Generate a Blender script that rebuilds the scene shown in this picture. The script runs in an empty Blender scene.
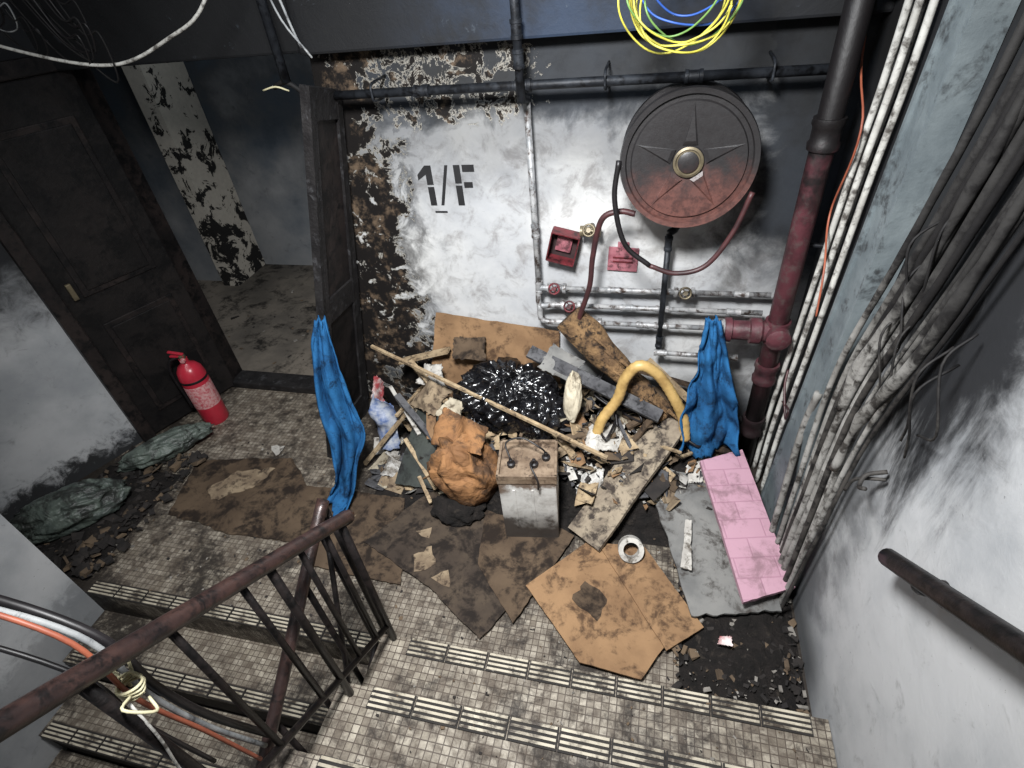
import bpy, bmesh, math, random
from mathutils import Vector, Matrix, noise as mn
random.seed(7)
V=Vector
# ---------------------------------------------------------------- materials
def C(r,g,b):
    f=lambda v:((v/255)/12.92 if v/255<=.04045 else ((v/255+.055)/1.055)**2.4)
    return (f(r),f(g),f(b),1)
class NT:
    def __init__(s,name):
        s.m=bpy.data.materials.new(name); s.m.use_nodes=True
        s.n=s.m.node_tree.nodes; s.l=s.m.node_tree.links
        s.b=s.n['Principled BSDF']; s.geo=s.n.new('ShaderNodeNewGeometry')
        s.pos=s.geo.outputs['Position']
        x=s.n.new('ShaderNodeSeparateXYZ'); s.l.new(s.pos,x.inputs[0])
        s.x,s.y,s.z=x.outputs
    def put(s,v,sock):
        if isinstance(v,bpy.types.NodeSocket): s.l.new(v,sock)
        else: sock.default_value=v
    def noise(s,scale,detail=6,rough=.6,dist=0,vec=None):
        t=s.n.new('ShaderNodeTexNoise'); t.inputs['Scale'].default_value=scale
        t.inputs['Detail'].default_value=detail; t.inputs['Roughness'].default_value=rough
        t.inputs['Distortion'].default_value=dist
        s.l.new(vec or s.pos,t.inputs['Vector']); return t.outputs['Fac']
    def math(s,op,a,b=0.0,clamp=False):
        t=s.n.new('ShaderNodeMath'); t.operation=op; t.use_clamp=clamp
        s.put(a,t.inputs[0]); s.put(b,t.inputs[1]); return t.outputs[0]
    def add(s,a,b): return s.math('ADD',a,b)
    def mul(s,a,b): return s.math('MULTIPLY',a,b)
    def mx(s,a,b): return s.math('MAXIMUM',a,b)
    def step(s,v,a,b,lo=0.,hi=1.):
        t=s.n.new('ShaderNodeMapRange'); t.interpolation_type='SMOOTHSTEP'
        s.put(v,t.inputs['Value']); 
        for k,q in zip(('From Min','From Max','To Min','To Max'),(a,b,lo,hi)): t.inputs[k].default_value=q
        return t.outputs['Result']
    def mix(s,f,a,b):
        t=s.n.new('ShaderNodeMix'); t.data_type='RGBA'
        s.put(f,t.inputs[0]); s.put(a,t.inputs[6]); s.put(b,t.inputs[7]); return t.outputs[2]
    def scale(s,v3):
        t=s.n.new('ShaderNodeVectorMath'); t.operation='MULTIPLY'; s.l.new(s.pos,t.inputs[0]); t.inputs[1].default_value=v3
        return t.outputs[0]
    def bump(s,h,st=.3,d=.01):
        t=s.n.new('ShaderNodeBump'); t.inputs['Strength'].default_value=st; t.inputs['Distance'].default_value=d
        s.l.new(h,t.inputs['Height']); s.l.new(t.outputs[0],s.b.inputs['Normal'])
    def out(s,col,rough=.8,metal=0.,spec=.5):
        s.put(col,s.b.inputs['Base Color']); s.put(rough,s.b.inputs['Roughness']); s.put(metal,s.b.inputs['Metallic'])
        s.b.inputs['Specular IOR Level'].default_value=spec
        return s.m
def grimy(name,a,b,dirt,sc=6,amt=.5,rough=.8,metal=0.,bs=.3,bd=.005,fine=40,spec=.3,soot=None):
    t=NT(name)
    n1=t.noise(sc,5); n2=t.noise(sc*1.7+2,9,.7,.4); n3=t.noise(fine,5)
    col=t.mix(t.step(n1,.35,.65),a,b)
    d=t.step(t.add(n2,t.mul(n3,.25)),.88-.5*amt-.06,.88-.5*amt+.12)
    col=t.mix(d,col,dirt); t.bump(t.add(n3,n2),bs,bd)
    if soot: col=t.mix(t.step(t.add(t.z,t.mul(t.add(n2,-.5),.6)),soot[0],soot[1],0,.93),col,C(20,19,20))
    return t.out(col,rough,metal,spec)
def plain(name,a,b,rough=.6,metal=0.,sc=15,bs=.1,spec=.5):
    t=NT(name); n=t.noise(sc,6); t.bump(n,bs,.004)
    return t.out(t.mix(t.step(n,.35,.7),a,b),rough,metal,spec)
def wrinkly(name,a,b,rough,sc,st,d,spec=.5,dirt=None):
    t=NT(name); n=t.noise(sc,3,.5,2.2); k=t.math('ABSOLUTE',t.add(n,-.5)); n2=t.noise(sc*2.3,3,.5,1.6); k2=t.math('ABSOLUTE',t.add(n2,-.5))
    t.bump(t.add(t.mul(k,2.),t.mul(k2,.8)),st,d); col=t.mix(t.step(n,.35,.65),a,b)
    if dirt: col=t.mix(t.step(t.noise(8,8,.7,.4),.46,.60,0,.9),col,dirt)
    return t.out(col,rough,0,spec)
def m_backwall():
    t=NT('sooty_peeling_plaster')
    n1=t.noise(1.6,6,.6); n2=t.noise(9,10,.68,.6); n3=t.noise(45,6,.7); n4=t.noise(4,8,.65,.3)
    white=t.mix(t.step(n1,.3,.7),C(202,202,200),C(166,168,171))
    white=t.mix(t.step(t.add(n2,t.mul(n3,.2)),.56,.80,0,.6),white,C(108,103,100))
    white=t.mix(t.step(n3,.66,.72,0,.5),white,C(80,76,74))
    nz=t.add(t.z,t.mul(t.add(n4,-.5),.50))
    s0=t.step(nz,1.20,1.60,0,.55)
    s1=t.step(nz,1.46,1.74,0,.96)
    xr=t.add(t.x,t.mul(t.add(n4,-.5),.6))
    s2=t.mul(t.step(xr,.10,.38,0,.98),t.step(nz,.75,1.15))
    low=t.step(nz,.55,.15,0,.9)
    halo=t.mul(t.step(xr,-.96,-1.20,0,.92),t.step(n2,.33,.55))
    soot=t.mx(t.mx(t.mx(t.mx(s0,s1),s2),low),halo)
    col=t.mix(soot,white,t.mix(t.step(n1,.35,.6),C(18,19,21),C(42,46,52)))
    xl=t.add(t.x,t.mul(t.add(n4,-.5),.7))
    reg=t.mx(t.step(xl,-.93,-1.30),t.mul(t.step(t.z,1.46,1.70),t.step(t.x,.0,-.75,.0,.80)))
    pk=t.add(t.mul(reg,.30),t.mul(t.add(n2,t.mul(t.add(n3,-.5),.25)),.62))
    pm=t.step(pk,.530,.545); core=t.step(pk,.544,.562)
    under=t.mix(t.step(t.noise(14,8,.7),.50,.68),C(22,19,18),C(104,88,72))
    col=t.mix(pm,col,t.mix(core,C(166,162,153),under))
    t.bump(t.add(t.mul(pm,-.6),t.mul(n3,.3)),.55,.008)
    return t.out(col,.75,0,.25)
def m_sidewall(kind):
    t=NT('sooty_white_wall_'+kind)
    n1=t.noise(2.2,7,.6); n2=t.noise(11,9,.7,.5); n3=t.noise(60,5,.7)
    white=t.mix(t.step(n1,.32,.68),C(188,189,190),C(152,155,158))
    white=t.mix(t.step(n2,.56,.74,0,.5),white,C(100,98,97))
    white=t.mix(t.step(n3,.66,.72,0,.6),white,C(72,70,70))
    sm=t.noise(1,9,.7,.2,t.scale((1,8,1.6)))
    if kind=='right':
        a=t.add(t.z,t.mul(t.add(sm,-.5),1.5)); yy=t.add(t.y,t.mul(t.add(n2,-.5),.3))
        s=t.mul(t.step(a,.88,1.35),t.step(yy,.80,1.02,0,.98))
        s=t.mx(s,t.mul(t.step(yy,1.45,1.62),.95))
        s=t.mx(s,t.mul(t.step(t.z,.30,.05),t.step(t.y,.85,1.1,0,.75)))
        s=t.mx(s,t.mul(t.step(yy,1.0,1.3,0,.65),t.step(n1,.35,.55)))
        s=t.mx(s,t.step(t.add(t.z,t.mul(n1,.5)),1.85,2.35,0,.85))
    elif kind=='left':
        a=t.add(t.z,t.mul(t.add(n2,-.5),.5))
        s=t.mx(t.step(a,.80,1.25,0,.97),t.step(a,.17,.05,0,.95))
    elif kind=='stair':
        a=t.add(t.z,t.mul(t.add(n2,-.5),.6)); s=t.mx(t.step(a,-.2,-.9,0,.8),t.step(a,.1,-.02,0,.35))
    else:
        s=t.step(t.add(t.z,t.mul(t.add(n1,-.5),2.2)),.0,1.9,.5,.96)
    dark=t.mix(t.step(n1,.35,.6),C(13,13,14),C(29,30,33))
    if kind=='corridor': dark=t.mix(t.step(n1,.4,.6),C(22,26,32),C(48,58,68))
    col=t.mix(s,white,dark)
    t.bump(t.add(t.mul(n3,.3),n2),.3,.006)
    return t.out(col,.75,0,.25)
def m_beam():
    t=NT('sooty_beam_painted_glow'); n1=t.noise(2.5,8,.65); n2=t.noise(14,8,.7,.5)
    g=t.step(t.math('ABSOLUTE',t.add(t.x,.30)),.85,.1)  # mask for the blue light glow at mid-beam, painted into the soot colour
    col=t.mix(t.mul(g,t.step(n1,.35,.62)),C(13,14,17),C(34,48,68))
    col=t.mix(t.step(n2,.63,.7,0,.35),col,C(84,92,100)); t.bump(n2,.4,.006)
    return t.out(col,.7)
def m_peelpier():
    t=NT('peeling_pier_paint'); n1=t.noise(7,9,.7,.5); n2=t.noise(30,6)
    k=t.add(n1,t.mul(t.add(t.z,-.9),-.06))
    col=t.mix(t.step(k,.52,.54),t.mix(n2,C(200,194,181),C(160,154,145)),C(21,19,18)); t.bump(k,.4,.01)
    return t.out(col,.8)
def m_tile(name,a,b,grime):
    t=NT(name)
    br=t.n.new('ShaderNodeTexBrick'); t.l.new(t.pos,br.inputs['Vector'])
    br.offset=0; br.squash=1
    br.inputs['Scale'].default_value=1; br.inputs['Brick Width'].default_value=.025; br.inputs['Row Height'].default_value=.025
    br.inputs['Mortar Size'].default_value=.0018; br.inputs['Mortar Smooth'].default_value=.2; br.inputs['Bias'].default_value=0
    br.inputs['Color1'].default_value=a; br.inputs['Color2'].default_value=b; br.inputs['Mortar'].default_value=C(72,64,57)
    n1=t.noise(2.1,8,.7,.4); n2=t.noise(13,9,.75,.4); n3=t.noise(60,5,.7)
    wn=t.n.new('ShaderNodeTexWhiteNoise'); sn=t.n.new('ShaderNodeVectorMath'); sn.operation='SNAP'; t.l.new(t.pos,sn.inputs[0]); sn.inputs[1].default_value=(.025,.025,10)
    t.l.new(sn.outputs[0],wn.inputs['Vector'])
    tc=t.mix(t.step(wn.outputs['Value'],.78,.9,0,.5),br.outputs['Color'],C(92,81,70))
    col=t.mix(t.step(n2,.28,.62,.10,.85),tc,C(76,66,57))
    k=t.add(t.mul(n1,.62),t.mul(n2,.38))
    left=t.mul(t.step(t.x,-2.2,-2.8,0,.13),t.step(t.y,1.75,1.55)); corner=t.mul(t.step(t.x,.25,.5,0,.2),t.step(t.y,.86,1.0))
    pile=t.mul(t.step(t.y,1.35,1.8,0,.12),t.step(t.x,-1.75,-1.4))
    k=t.add(k,t.add(left,t.add(corner,pile)))
    k=t.add(k,t.mul(t.add(n3,-.5),.18))
    s=t.step(k,grime,grime+.13,0,.93)
    col=t.mix(s,col,t.mix(n3,C(20,17,15),C(48,42,37)))
    t.bump(t.add(t.mul(br.outputs['Fac'],-.5),t.mul(n3,.3)),.45,.004)
    return t.out(col,t.step(n2,.3,.7,.40,.8),0,.35)
def m_redpipe():
    t=NT('maroon_riser_paint'); n=t.noise(9,8,.65,.3); n2=t.noise(30,7,.7)
    k=t.add(t.z,t.mul(t.add(n,-.5),.9)); s=t.step(k,1.25,1.6)
    low=t.step(k,.75,.45,0,.9)
    col=t.mix(t.step(n,.4,.65),C(86,45,52),C(60,31,36)); col=t.mix(t.step(n2,.48,.66,0,.75),col,C(84,73,71)); col=t.mix(t.mx(s,low),col,C(20,17,18)); t.bump(n2,.4,.006)
    return t.out(col,.5)
def m_reel():
    t=NT('scorched_red_reel_paint'); n=t.noise(7,8,.65,.3); n2=t.noise(40,6,.7)
    k=t.add(t.add(t.z,t.mul(t.x,-.15)),t.mul(t.add(n,-.5),.40)); s=t.step(k,1.36,1.54,0,.98)
    col=t.mix(t.step(n2,.4,.65),C(92,60,54),C(64,42,39)); dk=t.mix(n2,C(22,22,23),C(48,47,48))
    col=t.mix(s,col,dk); t.bump(n2,.3,.004)
    return t.out(col,.42)
def m_pink():
    t=NT('pink_embossed_foam')
    mp=t.n.new('ShaderNodeMapping'); mp.vector_type='POINT'
    t.l.new(t.pos,mp.inputs['Vector']); mp.inputs['Rotation'].default_value=(0,0,math.radians(-13)); 
    br=t.n.new('ShaderNodeTexBrick'); t.l.new(mp.outputs[0],br.inputs['Vector']); br.offset=.5
    br.inputs['Scale'].default_value=1; br.inputs['Brick Width'].default_value=.16; br.inputs['Row Height'].default_value=.085
    br.inputs['Mortar Size'].default_value=.005; br.inputs['Mortar Smooth'].default_value=1.
    br.inputs['Color1'].default_value=C(178,140,154); br.inputs['Color2'].default_value=C(172,134,148); br.inputs['Mortar'].default_value=C(160,120,136)
    n=t.noise(9,8,.7,.3); col=t.mix(t.step(n,.46,.66,0,.7),br.outputs['Color'],C(112,86,92))
    t.bump(t.math('MULTIPLY',br.outputs['Fac'],-1.),.35,.004); return t.out(col,.6)
def m_tin():
    t=NT('dirty_white_tin'); n=t.noise(12,8,.7,.3)
    k=t.add(t.z,t.mul(t.add(n,-.5),.35))
    col=t.mix(t.step(n,.4,.7),C(192,191,187),C(146,143,138))
    col=t.mix(t.step(k,.24,.11,0,.95),col,C(42,34,29)); col=t.mix(t.step(k,.35,.42,0,.85),col,C(92,71,54)); t.bump(n,.3,.004)
    return t.out(col,.5)
M={}
M['back']=m_backwall(); M['right']=m_sidewall('right'); M['left']=m_sidewall('left'); M['stair']=m_sidewall('stair'); M['corr']=m_sidewall('corridor')
M['beam']=m_beam(); M['pier']=m_peelpier()
M['tile']=m_tile('mosaic_tile_floor',C(180,172,157),C(142,134,120),.465)
M['ttile']=m_tile('mosaic_tile_tread',C(188,180,164),C(148,140,125),.48)
M['riser']=grimy('riser_cement',C(42,38,35),C(28,25,23),C(12,11,11),8,.5)
M['conc']=grimy('corridor_cement',C(118,110,100),C(84,79,73),C(34,31,28),1.6,.44)
M['nose']=grimy('nosing_ceramic',C(184,176,158),C(148,140,124),C(60,52,44),7,.48,.5)
M['nosed']=plain('nosing_groove',C(34,30,27),C(22,19,17),.8)
M['card']=grimy('cardboard_tan',C(142,113,84),C(120,94,70),C(76,59,46),4,.44,.9,spec=.1)
M['card2']=grimy('cardboard_dirty',C(90,76,62),C(74,62,51),C(40,34,30),4,.52,.9,spec=.1)
M['card3']=grimy('cardboard_wet_dark',C(74,64,54),C(57,49,43),C(34,29,26),5,.52,.85,spec=.2)
M['cardin']=grimy('cardboard_torn_layer',C(140,124,102),C(110,95,78),C(64,53,44),12,.45,.95)
M['char']=grimy('charred_wood',C(36,34,34),C(20,18,19),C(66,66,68),9,.32,.7,bs=.6,bd=.01)
M['door']=grimy('scorched_door_paint',C(34,30,29),C(22,20,20),C(11,10,11),3,.5,.55)
M['frame']=grimy('scorched_frame_paint',C(44,37,35),C(26,23,23),C(12,11,12),6,.5,.55)
M['blackpipe']=grimy('sooty_pipe',C(30,32,36),C(50,53,58),C(17,17,19),14,.45,.5,.3)
M['galv']=grimy('galvanised_pipe',C(164,164,164),C(126,128,130),C(60,49,44),16,.48,.45,.2)
M['rust']=grimy('rusted_rail',C(62,45,41),C(42,32,31),C(22,19,19),14,.47,.32,.2,spec=.6)
M['railblack']=grimy('black_iron_bar',C(34,29,28),C(23,20,20),C(13,12,12),18,.5,.40,.2)
M['redpipe']=m_redpipe(); M['reel']=m_reel()
M['hosered']=plain('red_rubber_hose',C(70,38,39),C(44,26,28),.5)
M['hoseblk']=plain('black_rubber_hose',C(26,23,25),C(15,14,15),.45)
M['brass']=plain('old_brass',C(120,110,88),C(78,70,58),.45,.4)
M['redbox']=grimy('red_box_paint',C(106,40,46),C(80,32,36),C(42,20,22),14,.46,.5)
M['pinkred']=grimy('faded_red_plastic',C(156,100,108),C(124,68,78),C(78,50,54),14,.46,.5)
M['dkred']=plain('box_inside',C(52,33,34),C(30,20,22),.7)
M['black']=plain('black_stencil_paint',C(20,20,22),C(30,30,32),.8)
M['white']=grimy('white_pvc_conduit',C(204,203,197),C(174,172,166),C(84,80,76),10,.45,.45)
M['whitedim']=grimy('dusty_white_wire',C(150,152,152),C(116,119,121),C(66,66,68),10,.4,.6)
M['cable']=grimy('grey_cable_sheath',C(150,148,144),C(118,116,112),C(52,49,46),9,.47,.7,soot=(1.12,1.55))
M['cabled']=grimy('burnt_cable_sheath',C(70,67,64),C(46,44,42),C(22,21,21),9,.5,.7,soot=(1.1,1.5))
M['strip']=grimy('grey_trunking_steel',C(128,137,140),C(104,113,117),C(66,69,71),5,.36,.5,.2,soot=(2.1,2.7))
M['orange']=plain('orange_cable',C(160,90,66),C(132,70,52),.5)
M['yel']=plain('yellow_wire',C(200,192,80),C(168,160,62),.5)
M['blu']=plain('blue_wire',C(50,88,168),C(36,72,140),.5)
M['grn']=plain('green_wire',C(108,144,78),C(86,120,60),.5)
M['ext']=plain('extinguisher_red',C(178,44,60),C(152,34,48),.3,0,6,.02)
M['label']=plain('extinguisher_label',C(200,158,156),C(176,74,84),.5,0,60)
M['cloth']=grimy('blue_towel_cloth',C(40,94,140),C(32,76,118),C(26,50,76),7,.42,.95,bs=.6,fine=120,spec=.1)
M['bagblk']=wrinkly('black_bin_liner',C(11,11,13),C(18,18,21),.22,4,.45,.04,.8)
M['bagor']=wrinkly('tan_canvas',C(142,103,68),C(114,82,56),.8,4,.5,.03,.2,C(66,51,40))
M['bagwh']=wrinkly('white_plastic_film',C(184,182,177),C(154,152,148),.45,7,.5,.03,.4,C(94,87,78))
M['log']=grimy('splintered_log',C(134,106,74),C(94,73,53),C(36,29,25),14,.48,.9,bs=.9,bd=.02)
M['wood']=grimy('raw_timber',C(168,149,120),C(134,115,90),C(74,62,50),14,.42,.8)
M['greyw']=grimy('grey_plank',C(84,84,86),C(62,62,65),C(34,34,36),12,.45,.8)
M['stain']=grimy('stained_board',C(144,132,114),C(112,101,88),C(52,45,40),9,.52,.8,bs=.5)
M['yhose']=plain('yellow_corrugated_hose',C(180,150,94),C(142,114,68),.45)
M['greyb']=grimy('grey_fibre_board',C(122,121,118),C(96,96,95),C(58,54,51),4,.44,.8)
M['dkboard']=grimy('dark_green_grey_board',C(62,66,62),C(46,50,48),C(26,26,25),6,.45,.7)
M['pink']=m_pink(); M['tin']=m_tin()
M['tintop']=grimy('tin_top_brown',C(134,117,99),C(102,86,71),C(58,46,38),14,.42,.5)
M['paper']=grimy('dirty_paper',C(188,185,178),C(156,152,146),C(84,78,70),12,.42,.9)
M['whitecl']=grimy('cream_cloth',C(180,171,151),C(152,143,125),C(94,84,70),12,.40,.9)
M['pblue']=plain('printed_blue_plastic',C(74,94,136),C(172,176,182),.4,0,18)
M['pred']=plain('printed_red_plastic',C(140,56,60),C(186,182,178),.4,0,24)
M['sack']=wrinkly('grey_green_sack',C(92,101,94),C(66,74,70),.45,5,.5,.03,.4,C(36,37,35))
M['ash']=grimy('ash_heap',C(34,30,28),C(21,19,18),C(58,52,46),16,.30,.95,bs=.9,bd=.02)
M['bit1']=plain('char_crumb',C(26,23,22),C(44,39,36),.9)
M['bit2']=plain('plaster_crumb',C(138,133,126),C(98,94,88),.9)
M['bit3']=plain('wood_crumb',C(98,82,64),C(72,60,48),.9)
M['string']=plain('cream_string',C(198,192,158),C(176,168,134),.8)
# ---------------------------------------------------------------- geometry helpers
def mk(name,vs,fs,mats,smooth=False,mi=None):
    me=bpy.data.meshes.new(name); me.from_pydata([tuple(v) for v in vs],[],fs); me.update()
    for m in (mats if isinstance(mats,(list,tuple)) else [mats]): me.materials.append(M[m])
    if mi: me.polygons.foreach_set('material_index',mi)
    if smooth: me.polygons.foreach_set('use_smooth',[True]*len(me.polygons))
    o=bpy.data.objects.new(name,me); bpy.context.collection.objects.link(o); return o
def rm(rx=0,ry=0,rz=0):
    return Matrix.Rotation(math.radians(rz),3,'Z')@Matrix.Rotation(math.radians(ry),3,'Y')@Matrix.Rotation(math.radians(rx),3,'X')
def box(name,c,s,mat,rot=(0,0,0),bev=0.):
    bm=bmesh.new(); bmesh.ops.create_cube(bm,size=1)
    bmesh.ops.scale(bm,vec=s,verts=bm.verts)
    if bev: bmesh.ops.bevel(bm,geom=bm.edges[:],offset=bev,segments=2,affect='EDGES',profile=.6)
    R=rm(*rot)
    for v in bm.verts: v.co=R@v.co+V(c)
    me=bpy.data.meshes.new(name); bm.to_mesh(me); bm.free(); me.materials.append(M[mat])
    o=bpy.data.objects.new(name,me); bpy.context.collection.objects.link(o); return o
def bb(name,x0,x1,y0,y1,z0,z1,mat,bev=0.):
    return box(name,((x0+x1)/2,(y0+y1)/2,(z0+z1)/2),(x1-x0,y1-y0,z1-z0),mat,(0,0,0),bev)
def fixn(o):
    bm=bmesh.new(); bm.from_mesh(o.data); bmesh.ops.recalc_face_normals(bm,faces=bm.faces); bm.to_mesh(o.data); bm.free(); return o
def prism(name,xz,y0,y1,mat):
    n=len(xz); vs=[V((x,y0,z)) for x,z in xz]+[V((x,y1,z)) for x,z in xz]
    return fixn(mk(name,vs,[tuple(range(n)),tuple(range(2*n-1,n-1,-1))]+[(i,i+n,(i+1)%n+n,(i+1)%n) for i in range(n)],mat))
def cr(pts,n):
    p=[V(q) for q in pts]
    if len(p)<3: return [p[0].lerp(p[-1],i/n) for i in range(n+1)]
    p=[p[0]*2-p[1]]+p+[p[-1]*2-p[-2]]; out=[]
    for i in range(1,len(p)-2):
        a,b,c,d=p[i-1:i+3]
        for k in range(n):
            t=k/n
            out.append(.5*((2*b)+(c-a)*t+(2*a-5*b+4*c-d)*t*t+(3*b-a-3*c+d)*t**3))
    out.append(p[-2]); return out
def tube(name,pts,r,mat,n=6,seg=10,closed=False,corr=0.,rough=0.,curve=True):
    P=cr(pts,n) if curve else [V(q) for q in pts]
    if closed: P=P[:-1]
    vs=[];fs=[];up=None;N=len(P)
    for i,p in enumerate(P):
        if closed: t=P[(i+1)%N]-P[i-1]
        else: t=P[min(i+1,N-1)]-P[max(i-1,0)]
        t.normalize()
        if up is None: up=t.orthogonal().normalized()
        up=(up-t*up.dot(t)).normalized(); w=t.cross(up)
        rr=r(i/(N-1)) if callable(r) else r
        if corr: rr*=1+corr*(1 if i%2 else -1)
        for k in range(seg):
            a=2*math.pi*k/seg; d=up*math.cos(a)+w*math.sin(a)
            q=rr
            if rough: q=rr*(1+rough*mn.noise((p+d*rr)*9)+rough*.5*mn.noise(d*3))
            vs.append(p+d*q)
    for i in range(N if closed else N-1):
        j=(i+1)%N
        for k in range(seg):
            l=(k+1)%seg; fs.append((i*seg+k,i*seg+l,j*seg+l,j*seg+k))
    if not closed: fs+= [tuple(range(seg))[::-1],tuple((N-1)*seg+k for k in range(seg))]
    return mk(name,vs,fs,mat,True)
def cyl(name,a,b,r,mat,seg=20): return tube(name,[a,b],r,mat,1,seg)
def lathe(name,c,axis,prof,mat,seg=48,smooth=True):
    q=V((0,0,1)).rotation_difference(V(axis).normalized()); vs=[];fs=[];n=len(prof)
    for k in range(seg):
        a=2*math.pi*k/seg
        for r,h in prof: vs.append(q@V((r*math.cos(a),r*math.sin(a),h))+V(c))
    for k in range(seg):
        l=(k+1)%seg
        for i in range(n-1): fs.append((k*n+i,l*n+i,l*n+i+1,k*n+i+1))
    o=mk(name,vs,fs,mat,smooth)
    if smooth:
        m=o.modifiers.new('es','EDGE_SPLIT'); m.split_angle=math.radians(40)
    return o
def torus(name,c,axis,R,r,mat,seg=28):
    q=V((0,0,1)).rotation_difference(V(axis).normalized())
    pts=[q@V((R*math.cos(2*math.pi*i/seg),R*math.sin(2*math.pi*i/seg),0))+V(c) for i in range(seg+1)]
    return tube(name,pts,r,mat,1,10,True,curve=False)
def sheet(name,c00,c10,c11,c01,mat,nx=24,ny=24,th=.004,warp=.006,jag=.012,fn=None,sc=7,smooth=False):
    c00,c10,c11,c01=map(V,(c00,c10,c11,c01)); nrm=(c10-c00).cross(c01-c00).normalized()
    if nrm.z<0: nrm=-nrm
    vs=[];fs=[];seed=random.random()*50
    for s in (1,0):
        for j in range(ny+1):
            for i in range(nx+1):
                u,v=i/nx,j/ny; p=(c00*(1-u)+c10*u)*(1-v)+(c01*(1-u)+c11*u)*v
                if i in(0,nx) or j in(0,ny): 
                    cen=(c00+c10+c11+c01)/4
                    p=p+(cen-p).normalized()*jag*(.5+mn.noise(V((u*9+seed,v*9,0)))*1.2+random.Random(i*99+j).random()*.25)
                h=warp*mn.noise(p*sc+V((seed,0,0)))*2+warp*.6*abs(mn.noise(p*sc*2.3+V((0,seed,0))))
                if fn: h+=fn(u,v)
                q=p+nrm*(h+s*th); q.z=max(q.z,.002); vs.append(q)
    K=(nx+1)*(ny+1)
    for j in range(ny):
        for i in range(nx):
            a=j*(nx+1)+i; fs.append((a,a+1,a+nx+2,a+nx+1)); fs.append((K+a,K+a+nx+1,K+a+nx+2,K+a+1))
    def rim(a,b): fs.append((a,K+a,K+b,b))
    for i in range(nx): rim(i,i+1); rim(ny*(nx+1)+i+1,ny*(nx+1)+i)
    for j in range(ny): rim((j+1)*(nx+1),j*(nx+1)); rim(j*(nx+1)+nx,(j+1)*(nx+1)+nx)
    return fixn(mk(name,vs,fs,mat,smooth))
def poly(name,pts,z,th,mat,jag=.008):
    P=[V((x,y,0)) for x,y in pts]; out=[]
    for i,a in enumerate(P):
        b=P[(i+1)%len(P)]; n=max(1,int((b-a).length/.025))
        for k in range(n):
            p=a.lerp(b,k/n); out.append(p+V((random.uniform(-1,1),random.uniform(-1,1),0))*jag*(0.3 if k==0 else 1)*.5+V((mn.noise(p*8),mn.noise(p*8+V((9,0,0))),0))*jag)
    n=len(out)
    vs=[V((p.x,p.y,z+th)) for p in out]+[V((p.x,p.y,z)) for p in out]
    fs=[tuple(range(n)),tuple(range(2*n-1,n-1,-1))]+[(i,i+n,(i+1)%n+n,(i+1)%n) for i in range(n)]
    return fixn(mk(name,vs,fs,mat))
def blob(name,c,rad,mat,amp=.12,sc=3.,rot=(0,0,0),sub=5,crump=0.,zmin=None,seed=0.,pleat=0.,npl=7):
    bm=bmesh.new(); bmesh.ops.create_icosphere(bm,subdivisions=sub,radius=1); R=rm(*rot); sv=V((seed,seed*2,0))
    for v in bm.verts:
        d=v.co.normalized(); h=1+amp*mn.noise(d*sc+sv)+amp*.4*mn.noise(d*sc*2.1-sv)
        if pleat:
            az=math.atan2(d.y,d.x); k=(max(0,d.z+.5)/1.5)**1.2*min(1,math.hypot(d.x,d.y)*2.2)
            h+=pleat*k*(abs(math.sin(az*npl/2+1.6*mn.noise(d*2+sv)+d.z*1.5))-.55)+pleat*.4*k*(abs(math.sin(az*npl*1.3+3*mn.noise(d*3-sv)))-.5)
        if crump:
            w=d*2.2+V((mn.noise(d*1.6+sv),mn.noise(d*1.6-sv),mn.noise(d*2)))*.9
            a1=abs(mn.noise(w+sv)); a2=abs(mn.noise(w*2.1-sv))
            h+=crump*(.25-min(.5,a1))*1.2+crump*.35*(.25-min(.5,a2))
        q=d*h
        q=V((q.x*rad[0],q.y*rad[1],q.z*rad[2])); q=R@q+V(c)
        if zmin is not None and q.z<zmin: q.z=zmin+(q.z-zmin)*.05
        v.co=q
    me=bpy.data.meshes.new(name); bm.to_mesh(me); bm.free(); me.materials.append(M[mat])
    me.polygons.foreach_set('use_smooth',[True]*len(me.polygons))
    o=bpy.data.objects.new(name,me); bpy.context.collection.objects.link(o); return o
def join(name,objs):
    bpy.ops.object.select_all(action='DESELECT')
    for o in objs:
        if o.modifiers:
            bpy.context.view_layer.objects.active=o
            for m in list(o.modifiers): bpy.ops.object.modifier_apply(modifier=m.name)
    for o in objs: o.select_set(True)
    bpy.context.view_layer.objects.active=objs[0]
    if len(objs)>1: bpy.ops.object.join()
    o=bpy.context.view_layer.objects.active; o.name=name; o.data.name=name; return o
# ---------------------------------------------------------------- room shell
XR=.67; YB=2.33
prism('wall_back',[(-1.67,0),(XR,0),(XR,3.1),(-1.36,3.1),(-1.42,1.9)],YB,YB+.18,'back')
bb('wall_right',XR,XR+.15,-1.2,YB+.18,-1.5,3.1,'right')
bb('floor',-3.75,XR,.86,2.51,-.18,0,'tile')
bb('ceiling',-4.2,XR+.15,-.3,4.3,3.1,3.2,'beam')
join('trim_1',[bb('bm1',-1.40,XR,YB-.10,YB,1.93,3.1,'beam',.01),bb('bm2',-3.2,-1.40,YB-.02,YB+.16,1.93,3.1,'beam',.01)])
a=V((-3.42,.80,0)); b=V((-2.73,2.40,0)); d=(b-a).normalized(); nn=V((d.y,-d.x,0))
def along(name,s0,s1,off,th,z0,z1,mat,bev=0.):
    p=a+d*((s0+s1)/2)+nn*(off-th/2); ang=math.degrees(math.atan2(d.y,d.x))
    return box(name,(p.x,p.y,(z0+z1)/2),(s1-s0,th,z1-z0),mat,(0,0,ang),bev)
L=(b-a).length
along('wall_left',0,L,0,.12,-.18,3.1,'left')
s1=(V((-2.97,1.84,0))-a).length
dr=[along('slab',s1+.03,L-.01,.035,.03,.02,1.93,'door',.004)]
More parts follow.
